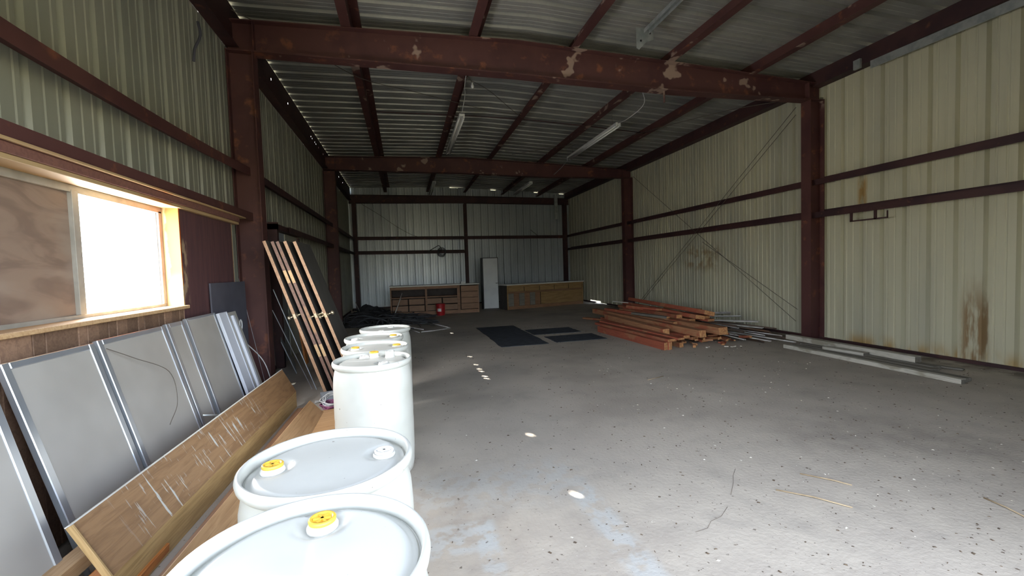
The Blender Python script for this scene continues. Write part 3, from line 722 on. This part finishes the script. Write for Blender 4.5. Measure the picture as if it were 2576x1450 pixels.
mk('label_patch', V, [(2 * k, 2 * k + 2, 2 * k + 3, 2 * k + 1) for k in range(n)], 'paper', t)
o = box('small_carton', (0, 0, 0), (.17, .12, .075), 'white', None, .004); o.location = (1.94, 15.46, 1.04); tag(o, 'small white carton on the left counter top', 'carton')
o = mk('paper_scrap', [(-.1, -.05, 0), (.1, -.06, .006), (.09, .05, .0), (-.08, .05, .012)], [(0, 1, 2, 3)], 'paper'); o.location = (1.72, 15.5, 1.042); tag(o, 'crumpled paper beside the white carton on the counter', 'paper scrap')
# coil of wire on the back girt and its tail
cp = [(1.62 + .17 * math.cos(a) + .012 * math.sin(3 * a), YB - .25 - .004 * (a % 6), 2.26 + .16 * math.sin(a) + .006 * a) for a in [k * .4 for k in range(60)]]
tag(tube('wire_coil', cp, .011, 'rubber', None, 5), 'coil of black wire hung on the back wall girt', 'coil')
tag(tube('black_cable', curve_pts([(1.02, YB - .25, 2.37), (1.30, YB - .26, 2.52), (1.50, YB - .27, 2.62), (1.60, YB - .27, 2.50), (1.62, YB - .26, 2.36)], 6), .014, 'rubber'), 'black cable bending over the back wall girt into the coil', 'cable')
tag(tube('thin_rod', [(5.70, YB - .24, 3.26), (6.03, YB - .24, 3.0)], .010, 'wire'), 'short dark rod slanting above the right half of the back girt', 'rod')
tag(tube('hanging_wire', curve_pts([(-1.62, YB - .2, 4.42), (-.9, YB - .2, 3.95), (-.1, YB - .2, 3.38), (.62, YB - .2, 3.03), (1.4, YB - .22, 3.0)], 8), .007, 'wire'), 'thin wire drooping across the upper left of the back wall', 'wire')
t = empty('conduit_box', (6.93, YB - .3, 3.75)); tag(t, 'grey vent duct hanging near the back right corner', 'duct')
box('duct', (-.07, -.06, .0), (.07, .06, 1.12), 'galv', t); box('flange', (-.09, -.08, -.02), (.09, .08, .02), 'galv', t)

# dark tangle in the back left corner
V, Fc = [], []
rng = random.Random(3)
for k in range(150):
    cx, cy = rng.uniform(-1.95, .3), rng.uniform(12.6, 17.4)
    if cx > -.9 and cy > 15.0: cy -= 2
    h = max(.03, .30 - .14 * abs(cx + 1.3)) * rng.uniform(.2, 1)
    a = rng.uniform(0, math.pi); L = rng.uniform(.3, 1.0)
    c = [(max(-1.76, cx + L * math.cos(a) * f + rng.uniform(-.08, .08)), cy + L * math.sin(a) * f * 1.2, max(.015, h * (1 - f * f) + rng.uniform(-.02, .05))) for f in (-1, -.4, .2, 1)]
    v, f_ = tube_geo(curve_pts(c, 4), rng.choice((.008, .012, .018, .026)), 5)
    Fc += [tuple(i + len(V) for i in q) for q in f_]; V += v
o = mk('tangled_hose', V, Fc, 'rubber', smooth=True); tag(o, 'tangle of black hoses and cables heaped in the back left corner', 'hose', kind='stuff')
def sheet_scrap(cx, cy, sx, sy, hmax, seed, label):
    r_ = random.Random(seed); n = 9; V = []
    for i in range(n + 1):
        for j in range(n + 1):
            u, v = i / n * 2 - 1, j / n * 2 - 1
            V.append((u * sx, v * sy, max(.005, hmax * (1 - u * u) * (1 - v * v) * r_.uniform(.5, 1.1))))
    Fc = [(i * (n + 1) + j, (i + 1) * (n + 1) + j, (i + 1) * (n + 1) + j + 1, i * (n + 1) + j + 1) for i in range(n) for j in range(n)]
    o = mk('plastic_sheet', V, Fc, 'rubber'); o.location = (cx, cy, .0); tag(o, label, 'sheet')
sheet_scrap(-1.35, 16.6, .6, .7, .42, 1, 'crumpled black plastic sheet at the foot of the back left corner')
sheet_scrap(-1.35, 13.6, .55, .8, .22, 2, 'crumpled black plastic sheet behind the farthest drum')
for p, r, lab in ((((-1.98, 18.6, .35), (-1.15, 13.1, .04)), .014, 'long grey conduit lying over the black tangle'),
                  (((.54, 13.15, .03), (1.10, 11.35, .02)), .018, 'white conduit on the floor pointing at a sun spot'),
                  (((1.10, 11.33, .02), (.62, 11.05, .02), (.35, 10.98, .02)), .014, 'bent grey conduit meeting the white one on the floor'),
                  (((.05, 11.6, .02), (.30, 10.9, .02)), .010, 'short dark rod beside the farthest drum'),
                  (((-.30, 12.5, .05), (.42, 11.4, .02)), .012, 'grey rod lying behind the farthest drum')):
    tag(tube('conduit', list(p), r, 'stripmetal'), lab, 'conduit')
tag(tube('white_pole', [(-.42, 14.7, .0), (-.33, 14.9, .22), (-.10, 15.3, .80)], .016, 'white'), 'white pole leaning on the front of the left counter', 'pole')
t = empty('knob_set', (-1.75, 15.2, .24)); tag(t, 'brass doorknob lying on the black tangle', 'knob')
lathe('knob', [(0, 0), (.03, 0), (.03, .01), (.012, .015), (.012, .05), (.03, .07), (.03, .09), (0, .1)], 'brass', t, 16); tube('spindle', [(0, 0, .02), (.16, .02, .02)], .012, 'brass', t)

# ------------------------------------------------------------------ mats on the floor
for (x0, x1, y0, y1, sh), lab in zip(((1.77, 2.76, 8.18, 11.15, .06), (2.80, 3.95, 9.36, 10.20, .0), (2.93, 4.05, 8.24, 9.03, .0)),
        ('large dark mat lying lengthwise on the concrete floor', 'smaller dark mat farther from the camera beside the large mat', 'smaller dark mat nearer the lumber pile beside the large mat')):
    n = 14; rr = random.Random(int(x0 * 100)); V = []
    ring = [(x0 + (x1 - x0) * k / n, y0) for k in range(n)] + [(x1, y0 + (y1 - y0) * k / n) for k in range(n)] + [(x1 - (x1 - x0) * k / n, y1) for k in range(n)] + [(x0, y1 - (y1 - y0) * k / n) for k in range(n)]
    ring = [(a + rr.uniform(-.012, .012), b + rr.uniform(-.012, .012)) for a, b in ring]; N = len(ring)
    cx, cy = (x0 + x1) / 2, (y0 + y1) / 2
    V = [(a - cx, b - cy, 0) for a, b in ring] + [(a - cx, b - cy, .008) for a, b in ring]
    Fc = [tuple(reversed(range(N))), tuple(range(N, 2 * N))] + [(k, (k + 1) % N, (k + 1) % N + N, k + N) for k in range(N)]
    o = mk('floor_mat', V, Fc, 'mat'); o.location = (cx, cy, .001); tag(o, lab, 'mat', 'dark mats on the floor')

# ------------------------------------------------------------------ red lumber pile
def lum(p0, p1, w, t, mat, label, roll=0., taper=0):
    tag(plank('lumber_board', p0, p1, w, t, mat, roll, 'endgrain', bevel=.004, taper=taper), label, 'lumber', 'boards in the red lumber pile')
R, W_ = 'redwood', 'rawwood'
for k, (dx, lab) in enumerate(((0, 'outermost red board standing on edge at the left foot of the pile'), (.045, 'second red board on edge at the left foot of the pile'), (.09, 'third red board on edge at the left foot of the pile'), (.135, 'fourth red board on edge at the left foot of the pile'))):
    lum((4.30 + dx, 9.2 - .05 * k, .07), (4.40 + dx, 6.70 + .015 * (k % 2), .07), .038, .138, R, lab)
lum((4.40, 9.40, .17), (4.56, 6.72, .165), .19, .05, R, 'wide red board lying flat on the four edge boards')
lum((4.52, 9.45, .205), (4.70, 6.66, .19), .14, .04, R, 'red board just above the wide flat board')
lum((4.66, 9.0, .05), (4.80, 6.80, .05), .09, .09, W_, 'square orange ended post at the front foot of the pile')
lum((4.86, 9.6, .04), (5.02, 7.05, .04), .14, .04, R, 'red board on the floor beneath the pile')
lum((5.05, 9.6, .10), (5.20, 6.95, .12), .14, .05, R, 'dark red board under the second layer of the pile')
lum((5.35, 9.7, .05), (5.45, 7.0, .05), .14, .04, R, 'red board on the floor near the right foot of the pile')
lum((5.65, 9.4, .06), (5.72, 7.1, .06), .18, .05, R, 'red board on the floor at the right edge of the pile')
lum((4.99, 10.15, .225), (4.78, 7.22, .225), .13, .125, W_, 'stout brown timber with chamfered end, left front of the pile', .05, -.03)
lum((5.16, 11.25, .265), (5.12, 6.62, .255), .13, .125, W_, 'longest brown timber reaching out behind and in front of the pile', .03, -.04)
lum((5.00, 10.4, .15), (5.02, 6.95, .16), .14, .06, R, 'red timber under the longest brown timber')
lum((5.32, 10.5, .31), (5.30, 7.7, .31), .10, .05, W_, 'brown board with flaked white paint in mid pile', .1)
lum((5.42, 9.2, .30), (5.50, 6.56, .29), .18, .13, W_, 'thick rounded brown timber at the right front of the pile', .05, -.03)
lum((5.22, 9.25, .375), (5.42, 8.12, .375), .10, .05, 'greywood', 'short grey plank lying in mid pile')
lum((5.55, 10.2, .40), (5.80, 8.20, .40), .16, .09, R, 'red board under the top board, cut end toward the camera')
lum((5.56, 9.95, .435), (5.62, 9.1, .43), .10, .025, 'whitewood', 'short pale board on the upper red boards')
lum((5.70, 8.35, .36), (5.72, 8.18, .48), .09, .06, W_, 'small upright brown block near the top of the pile')
lum((5.95, 10.9, .46), (5.62, 7.35, .45), .20, .08, R, 'red board just below the topmost board', -.15)
lum((6.30, 11.2, .53), (5.78, 7.28, .525), .22, .085, R, 'topmost wide red board of the pile', -.25)
lum((6.30, 9.6, .42), (6.60, 8.60, .44), .08, .04, W_, 'thin brown stick jutting right behind the top board')
lum((6.05, 10.2, .25), (5.85, 7.25, .25), .22, .06, R, 'broad red board inside the right side of the pile')
lum((6.15, 10.0, .12), (6.0, 7.3, .12), .22, .08, R, 'low red board inside the right side of the pile')
lum((5.85, 10.0, .36), (5.95, 7.45, .36), .16, .05, R, 'red board whose end shows under the topmost board')
lum((5.7, 11.2, .50), (5.86, 10.4, .50), .03, .02, 'white', 'white stick at the rear top of the pile')
lum((5.0, 11.6, .03), (5.3, 9.8, .10), .14, .05, W_, 'brown board end at the far left rear of the pile')
for k, (a, b, z, w_, mt, lab) in enumerate((
        ((5.15, 10.1), (5.28, 7.35), .20, .20, R, 'red board filling the core of the pile below the brown timbers'),
        ((5.72, 10.2), (5.60, 7.25), .205, .22, R, 'red board filling the core of the pile on the right'),
        ((5.50, 10.3), (5.62, 7.60), .355, .16, W_, 'brown board tucked under the upper red boards'),
        ((5.25, 10.7), (5.42, 8.45), .345, .12, R, 'red board above the longest timber in mid pile'),
        ((5.62, 10.6), (5.50, 7.85), .425, .14, R, 'red board just left of the topmost board'),
        ((5.88, 10.8), (5.93, 7.55), .41, .14, R, 'red board hidden mostly beneath the topmost board'),
        ((5.45, 9.9), (5.62, 8.70), .47, .10, 'redwood', 'short red board on the upper left of the pile'))):
    lum((*a, z), (*b, z), w_, .075, mt, lab, .04 * (k % 3 - 1))
rr = random.Random(11)
for k in range(24):
    x = rr.uniform(4.95, 6.15); y = 6.62 + rr.uniform(0, .55) + .1 * (x - 5) ; a = rr.uniform(-.9, .9); L = rr.uniform(.07, .30)
    p = Vector((x, y, rr.uniform(.018, .12))); d = Vector((math.sin(a), -math.cos(a), rr.uniform(-.15, .25))) * L / 2
    o = plank('wood_offcut', p - d, p + d, rr.uniform(.03, .08), rr.uniform(.02, .045), rr.choice((R, R, W_)), rr.uniform(-.6, .6), 'endgrain', bevel=0)
    tag(o, 'short broken red wood offcut at the front foot of the lumber pile', 'offcut', 'offcuts at the foot of the lumber pile')
for k, (x, y, a, L) in enumerate(((5.18, 6.62, .4, .09), (5.52, 6.58, -.5, .07), (5.60, 6.50, .2, .11), (5.78, 6.47, .9, .05))):
    o = plank('pale_chip', (x, y, .010), (x + L * math.cos(a), y + L * math.sin(a), .010), .03, .014, 'debrisl', bevel=0)
    tag(o, 'pale wood chip on the floor before the lumber pile', 'chip', 'pale chips before the lumber pile')

# ------------------------------------------------------------------ heap of metal strips between pile and column
ST = [((6.55, 9.6, .25), (7.40, 8.60, .33), .05, 'stripmetal'), ((6.3, 9.2, .24), (7.14, 7.98, .32), .06, 'stripmetal'), ((6.2, 8.9, .22), (6.90, 7.24, .30), .06, 'stripmetal'),
      ((6.4, 9.0, .18), (7.02, 7.26, .16), .07, 'stripmetal'), ((6.3, 8.8, .12), (6.47, 6.66, .13), .035, 'stripmetal'), ((6.5, 8.9, .10), (6.75, 6.56, .12), .05, 'stripmetal'),
      ((6.4, 8.7, .07), (6.55, 6.08, .09), .05, 'stripmetal'), ((6.1, 8.6, .10), (6.23, 6.28, .10), .04, 'stripmetal'), ((6.55, 9.3, .20), (6.50, 7.34, .18), .04, 'stripmetal'),
      ((6.2, 9.3, .30), (6.55, 7.5, .20), .12, 'darkstrip'), ((6.4, 9.4, .16), (6.85, 6.9, .12), .14, 'darkstrip'), ((6.6, 9.0, .08), (6.95, 6.5, .07), .12, 'darkstrip'),
      ((6.3, 9.1, .05), (6.35, 6.6, .05), .14, 'darkstrip'), ((6.8, 9.2, .16), (7.25, 7.2, .14), .12, 'darkstrip'), ((6.1, 9.0, .17), (6.45, 7.1, .14), .10, 'darkstrip'), ((6.15, 8.8, .22), (6.20, 7.05, .10), .09, 'greywood'),
      ((6.5, 8.6, .13), (7.10, 6.75, .05), .05, 'stripmetal'), ((6.0, 8.4, .15), (6.12, 6.75, .06), .05, 'stripmetal')]
for k, (a, b, w_, mt) in enumerate(ST):
    o = plank('metal_strip', a, b, w_, .018 if mt == 'stripmetal' else .03, mt, rr.uniform(-.9, .3), bevel=0)
    own = {0: 'topmost pale metal strip of the heap, reaching toward the wall', 1: 'second highest pale metal strip of the heap beside the lumber pile',
           2: 'pale metal strip with a bright end just below the two highest ones', 6: 'lowest pale metal strip, reaching farthest toward the white planks'}.get(k)
    if own: tag(o, own, 'strip', 'pale strips beside the lumber pile')
    elif mt == 'stripmetal': tag(o, 'thin pale metal strip in the heap between lumber pile and right column', 'strip', 'pale strips beside the lumber pile')
    else: tag(o, 'dark weathered strip in the heap between lumber pile and right column', 'strip', 'dark strips beside the lumber pile')
# planks along the right wall
def pl(p0, p1, w, t, mat, lab): tag(plank('floor_plank', p0, p1, w, t, mat, 0, 'greywood', bevel=.005), lab, 'plank', 'planks on the floor by the right wall')
pl((6.36, 6.10, .035), (6.31, 3.60, .035), .09, .062, 'whitewood', 'outermost pale plank on the floor nearest the camera')
pl((6.50, 6.10, .024), (6.47, 3.66, .024), .16, .045, 'greywood', 'grey plank lying directly behind the outermost pale plank')
pl((6.68, 6.06, .022), (6.67, 4.10, .022), .15, .042, 'greywood', 'middle grey plank of the row by the right wall')
pl((6.86, 6.2, .022), (6.87, 4.20, .022), .15, .042, 'greywood', 'grey plank lying under the long white plank')
pl((6.66, 5.62, .068), (6.71, 5.0, .068), .14, .045, 'whitewood', 'short white plank lying on the grey planks')
pl((6.93, 6.58, .088), (6.86, 4.42, .088), .12, .085, 'whitewood', 'long white plank on top of the row, nearest the wall')
pl((6.95, 4.35, .02), (7.05, 4.02, .02), .07, .025, 'greywood', 'small dark scrap of plank at the end of the row')

# ------------------------------------------------------------------ lamps, cables and fittings overhead
def strip_lamp(x, y0, y1, z, label, bent=0):
    t = empty('fluorescent_lamp', (x, y0, z)); tag(t, label, 'lamp', 'fluorescent strip lamps under the roof')
    L = y1 - y0
    box('housing', (-.06, 0, .03), (.06, L, .085), 'white', t, .006)
    for s in (-1, 1):
        tube('tube', [(s * .045, .04, .008), (s * .045, L - .04, .008)], .018, 'tube', t, 10)
        for yy in (.0, L - .045): box('socket', (s * .045 - .014, yy, -.012), (s * .045 + .014, yy + .045, .04), 'white', t, .003)
    for yy in (.3, L - .3): tube('hanger', [(0, yy, .085), (0, yy, roof_z(x) - z - .02)], .004, 'wire', t, 4)
    return t
strip_lamp(1.30, 9.10, 12.0, 4.70, 'strip lamp near the middle of the roof with its flex at the near end')
strip_lamp(4.88, 9.12, 12.2, 4.70, 'strip lamp right of centre lit by daylight, between fourth and fifth purlin')
strip_lamp(1.17, 15.8, 18.3, 4.66, 'distant strip lamp behind the second beam on the left')
strip_lamp(4.72, 15.6, 18.1, 4.66, 'distant strip lamp behind the second beam on the right')
tag(tube('lamp_flex', curve_pts([(1.20, 7.6, 4.99), (1.20, 7.9, 4.86), (1.27, 8.4, 4.86), (1.29, 9.05, 4.76)], 6), .007, 'palewire'), 'white flex running down to the middle strip lamp', 'cable')
tag(tube('lamp_flex', curve_pts([(4.55, 7.6, 4.95), (4.80, 7.9, 4.74), (4.82, 8.6, 4.68), (4.87, 9.1, 4.76)], 6), .008, 'palewire'), 'white flex curling down to the right strip lamp', 'cable')
tag(tube('cable', curve_pts([(4.88, 12.2, 4.72), (4.86, 12.8, 4.60), (4.80, 13.3, 4.50)], 6), .006, 'palewire'), 'thin cable from the right lamp to the second beam', 'cable')
tag(tube('cable', curve_pts([(-2.0, 6.35, 4.95), (-1.3, 7.1, 4.92), (-.6, 8.0, 4.90), (.3, 8.5, 4.93), (1.2, 9.0, 4.96), (2.0, 9.3, 4.94), (2.8, 9.5, 4.98)], 6), .006, 'wire'), 'thin cable sagging across the purlins from the left column', 'cable')
tag(tube('cable', curve_pts([(1.25, 7.9, 4.98), (1.7, 8.2, 4.92), (2.3, 8.9, 4.86), (2.75, 9.6, 4.93)], 6), .006, 'wire'), 'thin cable running from the second to the third purlin', 'cable')
tag(tube('cable', curve_pts([(7.3, 7.0, 4.62), (6.7, 7.8, 4.68), (6.1, 8.9, 4.72), (5.6, 10.2, 4.80), (4.5, 11.4, 4.88), (3.2, 12.4, 4.86)], 6), .007, 'wire'), 'dark cable draped along the purlins toward the right column', 'cable')
tag(tube('purlin_brace', [(-.55, 9.95, 5.02), (1.2, 9.98, 5.05), (2.8, 10.0, 5.05), (4.5, 10.02, 4.97), (6.15, 10.04, 4.87)], .012, 'girt'), 'dark sag rod crossing the purlins in the middle bay', 'rod')
t = empty('pull_lamp', (1.34, 7.9, 4.86)); tag(t, 'small bare bulb holder under the second purlin', 'lamp')
lathe('bulb', [(0, -.05), (.022, -.04), (.03, -.015), (.024, .01), (.014, .03), (.014, .05), (0, .05)], 'offwhite', t, 16); tube('stem', [(0, 0, .05), (-.08, 0, .17)], .006, 'wire', t)
t = empty('door_track', (3.60, 2.2, 4.90)); tag(t, 'galvanised track with bolted end plate under the near roof', 'track')
box('channel_web', (-.045, 0, .07), (.045, 3.62, .076), 'galv', t); box('channel_side', (-.045, 0, .02), (-.039, 3.62, .07), 'galv', t); box('channel_side', (.039, 0, .02), (.045, 3.62, .07), 'galv', t)
pp = empty('end_bracket', (0, 3.62, 0), 0, t)
V = [(-.16, 0, .10), (.12, 0, .10), (.12, 0, -.06), (.0, 0, -.10), (-.12, 0, -.22), (-.16, 0, -.20)]
bp = mk('end_plate', V + [(a, b + .008, c) for a, b, c in V], [tuple(range(6)), tuple(reversed(range(6, 12)))] + [(k, (k + 1) % 6, (k + 1) % 6 + 6, k + 6) for k in range(6)], 'galv', t); bp.location = (0, 3.63, 0)
for bx_, bz_ in ((-.09, -.09), (.06, .03)): lathe('bolt', [(0, -.014), (.016, -.014), (.016, 0), (0, 0)], 'black', t, 10, (bx_, 3.628, bz_)).rotation_euler = (math.pi / 2, 0, 0)
bpy.data.objects.remove(pp)
t = empty('door_rail', (XR - .21, .50, 4.52)); tag(t, 'galvanised rail fixed below the right eave near the camera', 'rail')
mk('rail_strip', [(0, 0, .072), (0, 5.0, .17), (0, 5.0, .05), (0, 0, -.073), (-.02, 0, .072), (-.02, 5.0, .17), (-.02, 5.0, .05), (-.02, 0, -.073)], [(0, 1, 2, 3), (7, 6, 5, 4), (0, 4, 5, 1), (1, 5, 6, 2), (2, 6, 7, 3), (3, 7, 4, 0)], 'galv', t)
box('end_clip', (-.04, 5.15, .13), (0, 5.26, .28), 'galv', t)
# brace cables on the right wall
for a, b, lab in (((XR - .30, 6.80, 4.42), (XR - .24, 12.95, .12), 'brace cable from the near column top down to the far column foot'),
                  ((XR - .25, 6.85, 4.30), (XR - .22, 12.6, .30), 'second brace cable running beside the first on the right wall'),
                  ((XR - .26, 12.9, 4.40), (XR - .26, 6.85, .32), 'brace cable from the far column top to the near column foot'),
                  ((XR - .23, 9.6, 2.05), (XR - .22, 6.85, .55), 'short second brace cable ending at the near column foot')):
    tag(tube('brace_cable', [a, b], .006, 'wire', None, 5), lab, 'cable', 'brace cables on the right wall')
# small bracket welded under the lower girt
t = empty('steel_bracket', (XR - .21, 5.83, 2.15)); tag(t, 'small dark rectangular bracket hanging under the lower right girt', 'bracket')
box('bottom_bar', (0, -.58, -.01), (.02, 0, .012), 'girt', t); box('hanger', (0, -.03, -.01), (.02, .01, .15), 'girt', t); box('hanger', (0, -.42, -.01), (.02, -.38, .18), 'girt', t); box('hanger', (0, -.59, -.01), (.015, -.575, .11), 'girt', t)
tag(tube('rusty_clip', [(4.34, 6.52, 4.42), (4.33, 6.5, 4.22)], .016, 'steel'), 'small rusty stub hanging under the nearest beam', 'stub')

# ------------------------------------------------------------------ crumbs, chips and stalks on the concrete
def crumbs(name, n, seed, mat, size, label, cat, zone):
    r_ = random.Random(seed); V, Fc = [], []
    while n > 0:
        x, y = zone(r_); n -= 1
        s = size * (.35 + 1.8 * r_.random() ** 4) * (.8 + .06 * y); a = r_.uniform(0, 6.28); e = r_.uniform(.15, .8)
        k = len(V); c, q = math.cos(a), math.sin(a)
        for u, v, z in ((-1, -e, 0), (1, -e * .7, 0), (.8, e, 0), (-.7, e * .8, 0), (r_.uniform(-.3, .3), 0, r_.uniform(.3, .7))):
            V.append((x + s * (u * c - v * q), y + s * (u * q + v * c), max(.0005, s * z)))
        Fc += [(k, k + 1, k + 4), (k + 1, k + 2, k + 4), (k + 2, k + 3, k + 4), (k + 3, k, k + 4)]
    tag(mk(name, V, Fc, mat), label, cat, kind='stuff')
def zone(r_):
    while True:
        x, y = r_.uniform(.1, 7.4), 1.3 + 9.5 * r_.random() ** 1.7
        if r_.random() < .25 + .75 * max(0, min(1, (x - .3) / 2.5)): return x, y
crumbs('dirt_crumbs', 6500, 5, 'debrisd', .0060, 'dark crumbs of dirt scattered over the concrete floor', 'dirt', zone)
crumbs('pale_crumbs', 1500, 6, 'debrisl', .0058, 'pale chips of paint scattered over the concrete floor', 'paint chips', zone)
for pts, lab in (([(2.34, 2.32, .006), (2.48, 2.17, .012), (2.60, 2.015, .006)], 'pale dry stalk lying on the concrete in the right foreground'),
                 ([(3.46, 1.865, .006), (3.44, 1.75, .010), (3.40, 1.60, .006)], 'dry stalk at the right edge of the picture'),
                 ([(2.68, 2.45, .005), (2.80, 2.30, .01), (2.86, 2.22, .005)], 'thin grey twig beside the pale stalk'),
                 ([(4.0, 7.35, .01), (4.12, 7.55, .01)], 'splinter of wood on the floor left of the lumber pile'),
                 ([(3.05, 5.05, .008), (3.35, 5.15, .008)], 'splinter of wood on the bare floor before the lumber pile')):
    tag(tube('dry_stalk', pts, .0042, 'straw', None, 5), lab, 'stalk')
